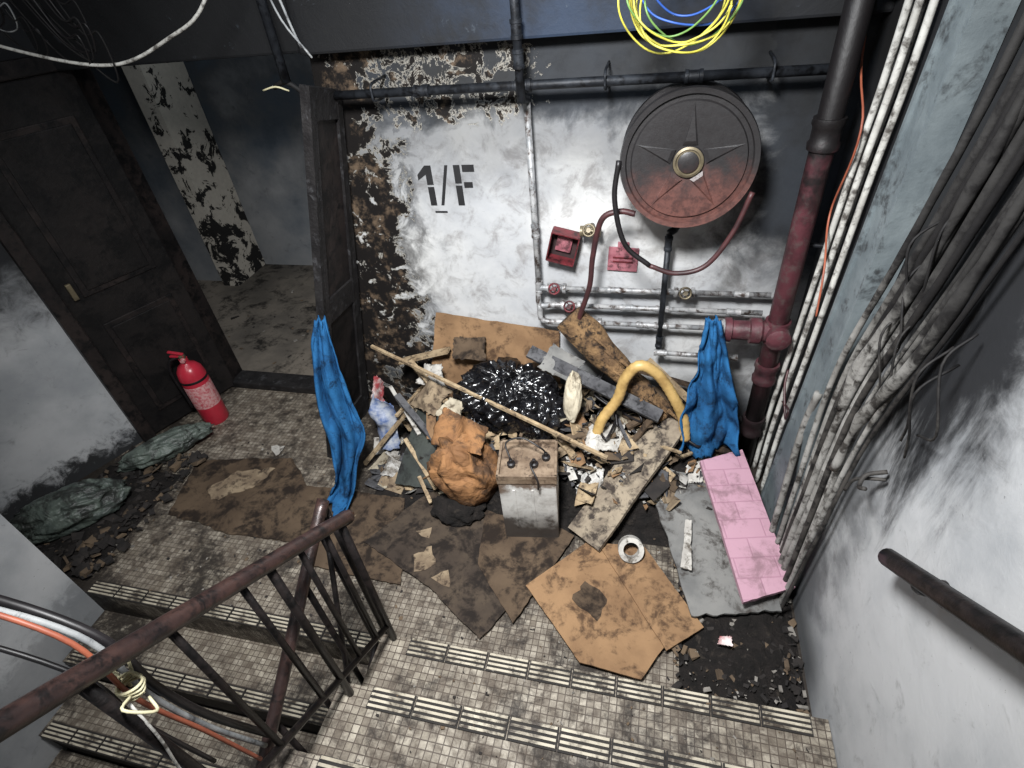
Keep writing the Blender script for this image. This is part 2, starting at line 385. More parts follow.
for z0,z1 in ((.15,.78),(.95,1.75)):
    dr.append(along('m',s1+.12,L-.10,.045,.012,z0,z1,'frame',.004)); dr.append(along('m',s1+.15,L-.13,.052,.012,z0+.03,z1-.03,'door',.004))
dr.append(along('jamb',s1-.04,s1+.03,.055,.06,0,2.0,'frame',.006)); dr.append(along('hd',s1-.04,L,.055,.06,1.93,2.0,'frame',.006))
dr.append(along('lock',s1+.07,s1+.095,.065,.02,.96,1.05,'brass',.004))
join('door_1',dr)
bb('wall_stairwell',-2.65,-2.49,-1.2,.86,-1.5,3.1,'stair')
bb('wall_recess',-3.6,-2.65,.70,.86,-.18,3.1,'left')
bb('corridor_floor',-4.2,-1.45,2.51,4.3,-.18,.0,'conc')
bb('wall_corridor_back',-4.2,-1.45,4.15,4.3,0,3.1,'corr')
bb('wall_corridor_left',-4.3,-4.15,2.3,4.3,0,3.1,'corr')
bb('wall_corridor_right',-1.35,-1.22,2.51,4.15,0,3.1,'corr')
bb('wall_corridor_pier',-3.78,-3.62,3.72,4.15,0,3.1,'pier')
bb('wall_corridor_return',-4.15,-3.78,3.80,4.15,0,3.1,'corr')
join('trim_2',[bb('sill',-2.78,-1.66,2.36,2.50,0,.05,'char',.01),bb('jamb',-2.80,-2.72,2.38,2.50,0,1.93,'frame',.01)])
# stairs up (towards camera) and down
st=[]
XS=-.90; XL=-2.485; XE=XR-.005
def nosing(x0,x1,y,z,out):
    x=x0
    while x<x1-.05:
        w=min(.155,x1-x)
        if random.random()<.93:
            out.append(bb('n',x,x+w-.004,y-.062,y+.004,z,z+.006,'nosed'))
            for k in range(4):
                yy=y-.056+k*.0165
                out.append(bb('r',x+.004,x+w-.008,yy,yy+.0080,z+.004,z+.010,'nose'))
        x+=w
for k in range(1,8):
    y=.86-.25*(k-1); z=.17*k
    st.append(bb('t',XS,XE,y-.25,y,z-.03,z,'ttile')); st.append(bb('b',XS,XE,-1.2,y-.008,z-.17,z-.03,'riser')); nosing(XS+.12,XE-.01,y,z,st)
st.append(bb('under',XS,XE,-1.2,.85,-1.5,0,'riser'))
for k in range(0,8):
    y=.86-.25*k; z=-.17*k
    if k>0: st.append(bb('t',XL,XS,y,y+.25,z-.03,z,'ttile'))
    st.append(bb('b',XL,XS,y+.008,.86,z-.17,z-.03,'riser'))
    x=XL+.02
    while x<XS-.1:
        w=.155
        st.append(bb('n',x,x+w-.004,y-.004,y+.062,z,z+.006,'nosed'))
        for q in range(4):
            yy=y+.0+q*.0155; st.append(bb('r',x+.004,x+w-.008,yy,yy+.0075,z+.004,z+.010,'nose'))
        x+=w
join('staircase',st)
# ---------------------------------------------------------------- handrails
rl=[]; X=-.85
def rz(y): return .90+(.85-y)*.68
rl.append(tube('top',[(X,.88,rz(.88)-.01),(X,.85,rz(.85)),(X,.4,rz(.4)),(X,-.5,rz(-.5))],.021,'rust',8,14))
rl.append(tube('low',[(X,.85,.27),(X,-.5,.27+1.35*.68)],.011,'railblack',1,8))
for i,y in enumerate((.85,.78,.68,.50,.34,.06,-.1)):
    rl.append(tube('bal',[(X,y,0 if y>.84 else .27+(.85-y)*.68),(X,y,rz(y)-.01)],.009 if i else .013,'railblack',1,8))
for y in (.58,.2): rl.append(tube('post',[(X,y,.17*(math.floor((.86-y)/.25)+1)),(X,y,rz(y))],.012,'railblack',1,8))
join('stair_handrail',rl)
rd=[]; X2=-.93
def rz2(y): return .88-(.85-y)*.68
rd.append(tube('top',[(X2,.87,.88),(X2,.8,rz2(.8)),(X2,-.4,rz2(-.4))],.019,'rust',6,12))
rd.append(tube('low',[(X2,.84,.14),(X2,-.4,.14-1.24*.68)],.011,'railblack',1,8))
for y in (.90,.84,.70,.55,.40,.25,.10):
    zb=0 if y>.86 else -.17*(math.floor((.86-y)/.25)+1)
    rd.append(tube('bal',[(X2,y,zb),(X2,y,rz2(min(y,.87)))],.010,'railblack',1,8))
rd.append(tube('brace',[(X2,.88,.86),(X2,.5,-.20)],.009,'railblack',1,8))
join('stair_handrail.001',rd)
join('wall_handrail',[tube('rail',[(.595,.90,1.0),(.595,.55,1.29),(.595,-.3,2.0)],.022,'railblack',8,14),
    tube('br',[(.67,.80,1.03),(.62,.80,1.03),(.597,.80,1.07)],.009,'railblack',4,8),lathe('pl',(.669,.80,1.03),(-1,0,0),[(0.001,0),(.03,0),(.03,.006),(.001,.006)],'railblack',16)])
join('railing_cables',[tube('c1',[(-1.75,.15,1.62),(-1.2,.22,1.50),(-.93,.25,1.36),(-.89,.24,1.15),(-.885,.27,.9),(-.885,.3,.62)],.005,'orange',8,8),
 tube('c2',[(-1.75,.18,1.58),(-1.2,.24,1.45),(-.94,.27,1.32),(-.90,.26,1.12),(-.89,.28,.9),(-.89,.33,.62)],.006,'whitedim',8,8),
 tube('c3',[(-1.75,.22,1.55),(-1.2,.27,1.42),(-.95,.29,1.28),(-.91,.28,1.1),(-.90,.30,.9),(-.90,.36,.6)],.009,'hoseblk',8,8),
 tube('c4',[(-1.75,.12,1.50),(-1.2,.2,1.40),(-.95,.23,1.25),(-.90,.22,1.08),(-.89,.24,.8)],.005,'hoseblk',8,8)])
ss=[tube('k%d'%i,[V((-.875,.245,1.19+.006*i))+V((.024*math.cos(t*1.05+i),.020*math.sin(t*1.05+i),.006*math.sin(t*2+i))) for t in range(7)],.003,'string',4,6) for i in range(4)]
ss+=[tube('l1',[(-.86,.23,1.2),(-.83,.2,1.23),(-.80,.22,1.19),(-.84,.24,1.18)],.003,'string',5,6),tube('l2',[(-.88,.26,1.2),(-.91,.29,1.24),(-.95,.27,1.2),(-.89,.25,1.18)],.003,'string',5,6),
 tube('l3',[(-.86,.22,1.19),(-.83,.2,1.1),(-.84,.18,.95),(-.84,.17,.75)],.003,'white',5,6)]
join('tied_string',ss)
# ---------------------------------------------------------------- leaning charred door leaf
BN,BF,TF,TN=V((-1.70,1.84,0.0)),V((-1.67,2.27,0.0)),V((-1.30,2.27,1.80)),V((-1.24,1.95,1.875))
def leaf(u0,u1,v0,v1,th,off,mat):
    f=lambda u,v:(BN*(1-u)+BF*u)*(1-v)+(TN*(1-u)+TF*u)*v
    nr=(BF-BN).cross(TN-BN).normalized(); nr=nr if nr.x>0 else -nr
    q=[f(u0,v0),f(u1,v0),f(u1,v1),f(u0,v1)]; vs=[p+nr*(off+th/2) for p in q]+[p+nr*(off-th/2) for p in q]
    for v in vs: v.z=max(v.z,0)
    return mk('p',vs,[(0,1,2,3),(7,6,5,4),(0,4,5,1),(1,5,6,2),(2,6,7,3),(3,7,4,0)],mat)
join('charred_door_leaf',[leaf(0,.16,0,1,.04,0,'char'),leaf(.84,1,0,1,.04,0,'char'),leaf(.16,.84,.0,.10,.036,0,'char'),leaf(.16,.84,.94,1,.036,0,'char'),
 leaf(.16,.84,.46,.53,.036,0,'char'),leaf(.16,.84,.10,.46,.012,0,'door'),leaf(.16,.84,.53,.94,.012,0,'frame')])
# ---------------------------------------------------------------- stencil 1/F
y=YB-.0015; tx=[]
def st2(x0,x1,z0,z1): tx.append(bb('s',x0,x1,y-.001,y+.001,z0,z1,'black'))
st2(-1.005,-.975,1.29,1.375); st2(-1.005,-.975,1.385,1.47)
tx.append(mk('fl',[(-1.005,y,1.47),(-1.045,y,1.43),(-1.045,y,1.405),(-1.005,y,1.43)],[(0,1,2,3)],'black')); 
tx.append(mk('sl',[(-.955,y,1.29),(-.94,y,1.29),(-.895,y,1.47),(-.91,y,1.47)],[(0,1,2,3)],'black'))
st2(-.87,-.84,1.29,1.38);st2(-.87,-.84,1.39,1.47);st2(-.83,-.775,1.44,1.47);st2(-.83,-.79,1.37,1.395)
st2(-.99,-.93,1.255,1.263)
join('floor_number_stencil',tx)
# ---------------------------------------------------------------- hose reel
rc=V((.105,2.08,1.545)); R0=.235; ax=V((0.02,-1,.06)).normalized()
q=V((0,0,1)).rotation_difference(ax)
parts=[lathe('disc',rc,ax,[(.001,.012),(.05,.012),(.055,.004),(.13,.010),(.195,.012),(.20,.002),(.214,.002),(.218,.016),(R0,.018),(R0+.004,.0),(R0,-.014),(.001,-.012)],'reel',64),
 lathe('drum',rc,ax,[(.12,-.012),(.12,-.14)],'reel',32),
 lathe('back',rc,ax,[(.001,-.14),(R0,-.14),(R0+.003,-.155),(R0,-.165),(.001,-.16)],'hoseblk',64),
 lathe('hub',rc,ax,[(.050,.010),(.052,.018),(.044,.021),(.040,.016),(.001,.016)],'brass',32),
 lathe('hub2',rc,ax,[(.036,.014),(.036,.022),(.026,.026),(.001,.026)],'reel',24)]
for k in range(5):
    t=math.radians(72*k+90)
    def pt(r,da,h): return q@V((r*math.cos(t+da),r*math.sin(t+da),h))+rc
    vs=[pt(.062,-.42,.010),pt(.062,.42,.010),pt(.192,.0,.012),pt(.072,-.25,.016),pt(.072,.25,.016),pt(.165,0,.015)]
    parts.append(mk('arm',vs,[(3,4,5),(0,3,5,2),(1,2,5,4),(0,1,4,3)],'reel'))
for i in range(5): parts.append(torus('h%d'%i,rc-ax*(.03+.024*i),ax,.195+.008*(i%2),.014,'hoseblk',48))
parts.append(cyl('axle',rc,rc-ax*.24,.03,'blackpipe'))
parts.append(tube('arm',[rc-ax*.18,rc-ax*.18+V((0,0.03,-.3)),(.07,2.27,1.19)],.016,'blackpipe',5,10))
join('fire_hose_reel',parts)
join('red_hose',[tube('loopa',[(-.135,2.05,1.56),(-.145,2.04,1.42),(-.10,2.03,1.25),(0,2.03,1.16)],.010,'hoseblk',8,10),
 tube('loopb',[(0,2.03,1.16),(.10,2.03,1.13),(.21,2.04,1.16),(.29,2.05,1.29),(.335,2.06,1.44)],.010,'hosered',8,10),
 tube('down',[(-.07,2.12,1.335),(-.13,2.12,1.345),(-.20,2.12,1.31),(-.235,2.13,1.15),(-.25,2.13,1.0),(-.30,2.14,.82),(-.32,2.17,.66)],.012,'hosered',8,10)])
# ---------------------------------------------------------------- pipes
def pipe(name,pts,r,mat,fit=()):
    o=[tube('p',pts,r,mat,1,14,curve=False)]
    for p,axx in fit: o.append(lathe('f',p,axx,[(r,-.03),(r*1.35,-.03),(r*1.35,-.018),(r*1.2,-.016),(r*1.2,.016),(r*1.35,.018),(r*1.35,.03),(r,.03)],mat,16))
    return o
pu=pipe('',[(-1.40,2.20,1.79),(.60,2.20,1.79)],.017,'blackpipe',[((-.9,2.20,1.79),(1,0,0)),((-.5,2.20,1.79),(1,0,0)),((.1,2.20,1.79),(1,0,0))])
for x in (-1.1,-.2,.35): pu.append(tube('clip',[(x,2.325,1.83),(x,2.19,1.825),(x,2.175,1.79),(x,2.19,1.765),(x,2.325,1.76)],.005,'blackpipe',4,6))
join('upper_water_pipe',pu)
pv=pipe('',[(-.505,2.26,.74),(-.505,2.26,1.74)],.014,'galv',[((-.505,2.26,1.2),(0,0,1)),((-.505,2.26,.92),(0,0,1))])
pv+=pipe('',[(-.505,2.17,1.74),(-.505,2.17,2.3)],.016,'blackpipe',[((-.505,2.17,1.88),(0,0,1)),((-.505,2.17,1.97),(0,0,1))])
pv.append(tube('jog',[(-.505,2.26,1.73),(-.505,2.2,1.745),(-.505,2.17,1.76)],.016,'blackpipe',3,10))
join('vertical_water_pipe',pv)
def wheel(c,axx,R,mat):
    o=[torus('w',c,axx,R,.0045,mat,20),lathe('hb',c,axx,[(.001,-.005),(.010,-.005),(.010,.012),(.001,.012)],mat,12)]
    qq=V((0,0,1)).rotation_difference(V(axx).normalized())
    for k in range(4):
        e=qq@V((R*math.cos(k*math.pi/2+.5),R*math.sin(k*math.pi/2+.5),0)); o.append(tube('s',[V(c),V(c)+e],.003,mat,1,6))
    return o
def valve(x,yv,z,mat='galv',wm='redbox'):
    o=[lathe('v',(x,yv,z),(1,0,0),[(.014,-.045),(.024,-.045),(.024,-.03),(.017,-.026),(.024,0),(.017,.026),(.024,.03),(.024,.045),(.014,.045)],mat,14),
       tube('stem',[(x,yv,z),(x,yv-.06,z+.03)],.007,mat,1,8)]
    return o+wheel((x,yv-.065,z+.033),(0,-1,.5),.024,wm)
lp=[]
for x0,x1,z,yy in ((-.50,.52,.915,2.26),(-.44,.50,.83,2.25),(-.36,.52,.745,2.24)):
    lp+=pipe('',[(x0,yy,z),(x1,yy,z)],.012,'galv',[((x0+.03,yy,z),(1,0,0)),((x0+.35,yy,z),(1,0,0)),((x1-.12,yy,z),(1,0,0)),((.07,yy,z),(1,0,0))])
lp+=pipe('',[(.07,2.235,.60),(.07,2.235,1.20)],.013,'blackpipe',[((.07,2.235,1.16),(0,0,1)),((.07,2.235,.66),(0,0,1))])
lp+=pipe('',[(.05,2.22,.605),(.42,2.22,.60)],.012,'galv',[((.08,2.22,.605),(1,0,0)),((.40,2.22,.60),(1,0,0))])
lp+=valve(-.42,2.26,.915)+valve(-.35,2.25,.83)+valve(-.25,2.24,.745)+valve(.16,2.26,.915,'galv','brass')+valve(-.26,2.26,1.20,'brass','brass')
lp.append(tube('bend',[(-.505,2.26,.92),(-.505,2.25,.83),(-.44,2.25,.83)],.014,'galv',4,10))
lp.append(tube('bend2',[(-.505,2.25,.83),(-.49,2.24,.745),(-.36,2.24,.745)],.014,'galv',4,10))
lp.append(tube('tap',[(-.26,2.26,1.2),(-.26,2.325,1.2)],.012,'brass',2,10))
join('lower_water_pipes',lp)
rp=pipe('',[(.535,2.10,0.0),(.535,2.10,3.1)],.040,'redpipe')
for z in (.84,.62,.30,1.62): rp.append(lathe('fl',(.535,2.10,z),(0,0,1),[(.040,-.05),(.050,-.05),(.052,-.03),(.046,-.02),(.046,.02),(.052,.03),(.050,.05),(.040,.05)],'redpipe',24))
rp+=[lathe('tee',(.46,2.09,.84),(-1,0,0),[(.042,-.08),(.045,-.02),(.055,-.01),(.055,.03),(.042,.035),(.041,.10),(.052,.105),(.052,.13),(.038,.135)],'redpipe',24),
     lathe('cap',(.325,2.09,.84),(-1,0,0),[(.038,-.02),(.045,0),(.045,.025),(.030,.04),(.001,.042)],'galv',20),
     lathe('fl2',(.535,2.04,.84),(0,-1,0),[(.04,-.05),(.048,-.02),(.048,.02),(.03,.03),(.001,.03)],'redpipe',20)]
for z in (1.2,2.0): rp.append(tube('br',[(.665,2.14,z),(.60,2.15,z),(.535,2.145,z)],.01,'blackpipe',3,8))
join('fire_riser_pipe',rp)
def openbox(name,c,s,rot,mat,inn):
    R=rm(*rot); o=[]
    w,dp,h=s
    for cc,sz,m in (((0,dp/2,0),(w,.005,h),inn),((-w/2,0,0),(.006,dp,h),mat),((w/2,0,0),(.006,dp,h),mat),((0,0,h/2),(w,dp,.006),mat),((0,0,-h/2),(w,dp,.006),mat)):
        b_=box('b',(0,0,0),sz,m,(0,0,0),.001)
        for v in b_.data.vertices: v.co=R@(v.co+V(cc))+V(c)
        o.append(b_)
    return o
bx=openbox('x',(-.385,2.285,1.115),(.125,.07,.135),(0,14,0),'redbox','dkred')
bx.append(box('gl',(-.385,2.30,1.12),(.07,.004,.07),'pinkred',(0,14,0)))
join('break_glass_box',bx)
join('red_notice_plate',[box('pl',(-.12,2.322,1.04),(.135,.010,.115),'pinkred',(0,3,0),.003),box('tab',(-.12,2.318,1.11),(.05,.012,.03),'pinkred',(0,3,0),.003),box('ln',(-.12,2.315,1.05),(.09,.004,.006),'redbox',(0,3,0)),box('ln',(-.12,2.315,1.03),(.09,.004,.006),'redbox',(0,3,0))])
# ---------------------------------------------------------------- right side conduits
rr=random.Random(3)
cd=[]
for i in range(5):
    yt=2.02-.040*i; yb=2.18-.050*i; x=.645-.02*(i%2)
    cd.append(tube('w',[(x,yt+.03,3.1),(x,yt,2.0),(x-.005,yt+.04,1.5),(x-.01,(yt*.45+yb*.55)+.02,.9),(x-.02,yb,.35),(x-.03,yb-.03,.0)],.0105,'white',8,10))
join('white_conduit_bundle',cd)
def slab(q,x0,x1,mat): return fixn(mk('s',[V((x0,a_,b_)) for a_,b_ in q]+[V((x1,a_,b_)) for a_,b_ in q],[(0,1,2,3),(7,6,5,4),(0,4,5,1),(1,5,6,2),(2,6,7,3),(3,7,4,0)],mat))
join('steel_trunking',[slab([(1.54,3.1),(1.43,3.1),(1.50,2.03),(1.61,2.03)],.60,.668,'strip'),slab([(1.61,2.03),(1.50,2.03),(1.70,0),(1.86,0)],.60,.668,'strip'),
    slab([(1.505,2.03),(1.490,2.03),(1.685,0),(1.70,0)],.592,.668,'strip'),slab([(1.625,2.03),(1.61,2.03),(1.86,0),(1.88,0)],.592,.668,'strip')])
cc=[]
for i in range(11):
    t=i/10
    y0=1.02+.30*t+rr.uniform(-.012,.012); y1=1.22+.20*t+rr.uniform(-.02,.02); y2=1.22+.31*t+rr.uniform(-.02,.02); x=.655-rr.uniform(0,.04)
    r=rr.choice((.006,.008,.010,.012))
    P_=[(x,y0-.05,3.1),(x,y0,2.1),(x-.01,y0*.6+y2*.4,1.6),(x-.015,y2+.02,1.05),(x-.02,y2*.5+y1*.5+.05,.55),(x-.03,y1+.06,.12),(x-.05,y1+.05,0)]
    cc.append(tube('c',P_,r,'cable' if i%4 else 'cabled',8,8,rough=.15))
cc.append(tube('fat',[(.62,1.06,2.2),(.615,1.10,1.75),(.61,1.17,1.4),(.60,1.28,1.1),(.60,1.32,.85)],.014,'cable',8,10,rough=.6))
cc.append(tube('fat2',[(.62,1.20,2.2),(.61,1.24,1.8),(.605,1.32,1.45),(.60,1.41,1.2),(.60,1.43,1.0)],.013,'cable',8,10,rough=.6))
for i in range(8):
    y0=1.06+rr.random()*.30; z0=1.95-rr.random()*.6
    cc.append(tube('t',[(.64,y0,z0),(.60-rr.random()*.03,y0-.03,z0-.06),(.61,y0-rr.random()*.10,z0-.2),(.64,y0+.02,z0-.3)],.003,'cabled',6,6))
join('grey_cable_bundle',cc)
join('broken_conduit',[tube('a',[(.59,1.60,.92),(.59,1.63,.72),(.585,1.60,.45),(.57,1.52,.0)],.013,'cable',6,10),
  tube('hook',[(.655,1.16,1.02),(.61,1.16,1.0),(.59,1.13,.985),(.59,1.10,1.01)],.006,'cabled',5,8),tube('hook2',[(.655,1.15,1.0),(.60,1.18,.96),(.59,1.19,.90)],.005,'cabled',5,8)])
join('orange_cable',[tube('o',[(.60,2.22,3.1),(.60,2.22,1.96),(.60,1.98,1.66),(.60,2.05,1.37),(.575,1.86,1.25),(.575,1.80,1.1)],.0035,'orange',8,8),
  tube('o2',[(.58,1.95,.75),(.57,1.9,.70),(.575,1.8,.62),(.57,1.78,.68),(.58,1.9,.62)],.005,'hosered',8,8)])
wc=[]
for i in range(10):
    m=('yel','yel','grn','blu','yel','yel','blu','yel','grn','yel')[i]; R_=rr.uniform(.115,.17); cx=.035+rr.uniform(-.03,.03); cz=2.055+rr.uniform(-.035,.03)
    if m=='blu': cz+=.05
    pts=[(cx+R_*math.cos(t*math.pi/8),1.88+.03*math.sin(t+i)+.008*i-.04,cz+R_*math.sin(t*math.pi/8)*(.9+.1*math.sin(t+i))) for t in range(17)]
    wc.append(tube('w',pts,.003,m,4,6))
wc.append(tube('hang',[(.045,1.9,2.20),(.05,1.95,2.4),(.05,2.0,3.1)],.004,'yel',5,6))
join('yellow_cable_coil',wc)
wl=[tube('a',[(-2.9,1.95,2.2),(-2.35,1.9,2.05),(-1.97,1.9,1.985),(-1.68,1.9,2.05),(-1.48,1.9,2.145),(-1.3,1.9,2.4),(-1.3,1.9,3.1)],.006,'white',8,8),
 tube('b',[(-1.20,1.9,3.1),(-1.22,1.9,2.3),(-1.20,1.9,2.1),(-1.19,1.92,1.99)],.004,'whitedim',6,8),tube('b2',[(-1.24,1.9,3.1),(-1.24,1.9,2.3),(-1.23,1.9,2.1),(-1.16,1.92,1.96)],.0035,'whitedim',6,8),
 tube('p',[(-1.42,2.12,3.1),(-1.42,2.12,1.86)],.018,'blackpipe',1,10),tube('p2',[(-1.5,2.15,1.84),(-1.42,2.12,1.86),(-1.36,2.15,1.80)],.010,'cabled',4,8)]
for i in range(9):
    x=-2.5+rr.random()*.6; z=2.0+rr.random()*.15
    wl.append(tube('t%d'%i,[(x-.2,1.95,z+.25),(x-.05,1.92,z+.03),(x+.08,1.9,z-.03+rr.uniform(-.05,.05)),(x+.12,1.88,z+.08),(x+.02,1.9,z+.1),(x-.1,1.93,z+.4)],.002+.002*rr.random(),rr.choice(('hoseblk','hoseblk','cabled','whitedim')),7,6))
wl.append(tube('lug',[(-1.52,2.1,1.84),(-1.46,2.1,1.85),(-1.42,2.12,1.83)],.0035,'string',4,6))
join('loose_ceiling_wires',wl)
# ---------------------------------------------------------------- extinguisher
ex=V((-2.63,2.06,.0))
join('fire_extinguisher',[lathe('body',ex,(0,0,1),[(.001,.0),(.07,.0),(.077,.02),(.077,.36),(.07,.40),(.05,.43),(.028,.445),(.024,.455),(.024,.48),(.001,.48)],'ext',32),
 lathe('lab',ex,(0,0,1),[(.0775,.14),(.0782,.145),(.0782,.30),(.0775,.305)],'label',32),
 lathe('valve',ex,(0,0,1),[(.02,.47),(.02,.50),(.012,.505),(.001,.505)],'brass',16),
 box('hdl',ex+V((-.02,-.01,.50)),(.08,.020,.012),'ext',(0,8,15),.004),box('lvr',ex+V((-.02,-.01,.522)),(.085,.018,.010),'ext',(0,18,15),.003),
 lathe('gauge',ex+V((.02,-.02,.48)),(0.3,-1,0),[(.001,.012),(.014,.012),(.016,.0),(.001,0)],'label',16),
 tube('hose',[ex+V((-.02,-.0,.49)),ex+V((-.07,-.03,.47)),ex+V((-.10,-.04,.38)),ex+V((-.092,-.04,.20)),ex+V((-.09,-.04,.12))],.010,'hoseblk',6,10),
 lathe('strap',ex,(0,0,1),[(.078,.33),(.079,.332),(.079,.345),(.078,.347)],'hoseblk',32)])
# ---------------------------------------------------------------- floor cardboard
poly('cardboard_sheet',[(-2.50,1.70),(-2.2,1.76),(-1.93,1.80),(-1.72,1.62),(-1.56,1.28),(-2.0,1.27),(-2.40,1.33)],.002,.006,'card2',.010)
poly('cardboard_sheet.001',[(-1.80,1.62),(-1.15,1.62),(-1.04,1.35),(-.98,1.15),(-1.46,1.17)],.010,.006,'card2',.006)
poly('cardboard_sheet.002',[(-1.24,1.33),(-1.0,1.72),(-.60,1.80),(-.30,1.50),(-.44,1.2),(-.56,.97),(-.85,1.16)],.018,.006,'card3',.006)
poly('cardboard_sheet.003',[(-.42,1.23),(-.18,1.50),(-.12,1.49),(.17,1.08),(.08,.93),(-.15,.95)],.034,.006,'card',.002)
poly('cardboard_sheet.004',[(-.14,1.49),(.07,1.50),(.31,1.17),(.17,1.05)],.042,.006,'card',.002)
poly('cardboard_sheet.005',[(-.72,1.72),(-.66,1.30),(-.44,1.06),(-.25,1.52)],.026,.006,'card2',.004)
tp=[poly('t',[(-2.2,1.66),(-1.98,1.70),(-2.02,1.56),(-2.22,1.44),(-2.28,1.50)],.009,.003,'cardin',.02),
 poly('t',[(-.98,1.30),(-.90,1.36),(-.85,1.27),(-.93,1.22)],.025,.002,'cardin',.02),poly('t',[(-.85,1.2),(-.78,1.25),(-.76,1.17)],.025,.002,'cardin',.02),
 poly('t',[(-1.0,1.42),(-.94,1.46),(-.93,1.4)],.025,.002,'cardin',.015),poly('t',[(-1.5,1.45),(-1.35,1.48),(-1.38,1.4)],.017,.002,'cardin',.02),
 poly('t',[(-.16,1.3),(-.07,1.22),(-.10,1.12),(-.22,1.20)],.041,.001,'card2',.02),poly('t',[(-2.1,1.86),(-2.02,1.88),(-2.03,1.8)],.010,.003,'paper',.02)]
join('torn_cardboard_layer',tp)
# ---------------------------------------------------------------- junk heap
def heap(name,cx,cy,rx,ry,h,mat,y1=2.32,x0=-9,x1=9,n=46):
    vs=[];fs=[]
    for j in range(n+1):
        for i in range(n+1):
            u,v=i/n*2-1,j/n*2-1; r=math.sqrt(u*u+v*v); x=cx+u*rx; yy=cy+v*ry
            k=max(0,1-r*r)**.8; z=h*k*(.75+.5*mn.noise(V((x*6,yy*6,1)))+.35*mn.noise(V((x*18,yy*18,3)))+.2*mn.noise(V((x*40,yy*40,5))))
            vs.append((min(max(x,x0),x1),min(yy,y1),max(z,.001) if r<1 else .0005))
    for j in range(n):
        for i in range(n):
            a_=j*(n+1)+i; fs.append((a_,a_+1,a_+n+2,a_+n+1))
    return mk(name,vs,fs,mat)
def scraps(name,n,rx,ry,zf,smin,smax,mats,seed=1,flat=.5,tilt=30):
    R_=random.Random(seed); vs=[];fs=[];mi=[]
    for _ in range(n):
        x=R_.uniform(*rx); yv=R_.uniform(*ry); z=zf(x,yv)+.004; s=smin+(smax-smin)*R_.random()**2.2; rot=rm(R_.uniform(-tilt,tilt),R_.uniform(-tilt,tilt),R_.uniform(0,360))
        e=(s,s*R_.uniform(.25,.9),s*flat*R_.uniform(.1,.6)); b0=len(vs); k=R_.randrange(len(mats))
        for sx,sy,sz in ((-1,-1,-1),(1,-1,-1),(1,1,-1),(-1,1,-1),(-1,-1,1),(1,-1,1),(1,1,1),(-1,1,1)):
            v=V((sx*e[0]*R_.uniform(.3,.6),sy*e[1]*R_.uniform(.3,.6),sz*e[2]*.5)); v=rot@v+V((x,yv,z)); v.z=max(v.z,.001); v.y=min(v.y,2.325) if x>-1.6 else v.y; v.x=min(v.x,.665); vs.append(v)
        for f in ((0,3,2,1),(4,5,6,7),(0,1,5,4),(1,2,6,5),(2,3,7,6),(3,0,4,7)): fs.append(tuple(b0+i for i in f)); mi.append(k)
    return mk(name,vs,fs,mats,mi=mi)
def plank(name,a_,b_,w,th,mat,up=(0,0,1),n=14):
    a_,b_=V(a_),V(b_); d_=(b_-a_).normalized(); s_=d_.cross(V(up)).normalized()
    return sheet(name,a_-s_*w/2,a_+s_*w/2,b_+s_*w/2,b_-s_*w/2,mat,6,n,th,.002,.003)
hz=lambda x,yv:.36*max(0,1-((x+.38)/.95)**2-((yv-2.05)/.5)**2)**.8*.95+.01
jp=[heap('m',-.38,2.05,.95,.50,.36,'ash'),scraps('s',440,(-1.40,.50),(1.66,2.3),hz,.03,.17,['paper','bit3','bit1','card','wood','greyw','cardin','whitecl','bit1','bit1'],2,.16,42),
  scraps('sticks',70,(-1.35,.30),(1.75,2.25),lambda x,y:hz(x,y)+.03,.02,.05,['bit3','wood','greyw'],12,1.,50),
  scraps('bits',220,(-.3,.45),(1.68,2.1),lambda x,y:hz(x,y)+.01,.015,.06,['bit3','bit1','cardin','paper','greyw','bit1'],31,.4,45)]
R2=random.Random(21)
for i in range(30):
    x=R2.uniform(-1.3,.35); yv=R2.uniform(1.85,2.2); z=hz(x,yv)+.03; an=R2.uniform(0,math.pi); l=R2.uniform(.08,.20); dz=R2.uniform(-.05,.10)
    e=V((math.cos(an)*l,math.sin(an)*l*.6,dz)); p0=V((x,yv,z))-e; p1=V((x,yv,z))+e
    for p in (p0,p1): p.y=min(p.y,2.29); p.z=max(p.z,.02)
    jp.append(plank('l',p0,p1,R2.uniform(.012,.04),.010,R2.choice(['wood','greyw','bit3','card2','wood','char'])))
for i in range(8):
    x=R2.uniform(-.35,.3); yv=R2.uniform(1.9,2.15); z=hz(x,yv)+.06
    jp.append(tube('k',[V((x,yv,z))+V((R2.uniform(-.12,.12),R2.uniform(-.08,.08),R2.uniform(-.02,.07))) for _ in range(5)],.006,'hoseblk',6,7))
join('junk_pile',jp)
join('corner_rubble',[heap('h',.44,1.25,.22,.36,.05,'ash',x1=.66),scraps('s',520,(.20,.66),(.88,1.55),lambda x,y:.02,.006,.04,['bit1','bit1','bit1','bit2','bit3'],6,.8)])
scraps('floor_crumbs',900,(-2.75,.2),(.9,1.9),lambda x,y:0,.004,.018,['bit1','bit1','bit3','bit2'],5)
join('recess_rubble',[heap('h',-2.78,1.25,.26,.34,.07,'ash'),scraps('s',460,(-2.98,-2.45),(.92,1.72),lambda x,y:.03,.01,.07,['bit1','bit1','bit1','bit1','bit3'],8,.8)])
scraps('stair_crumbs',180,(-.75,.62),(.37,.84),lambda x,y:.172 if y>.62 else .342,.004,.014,['bit1','bit2','bit3'],9)
scraps('corridor_debris',60,(-3.4,-1.9),(2.6,3.7),lambda x,y:.0,.01,.07,['bit1','bit2','bit3'],10,.3,10)
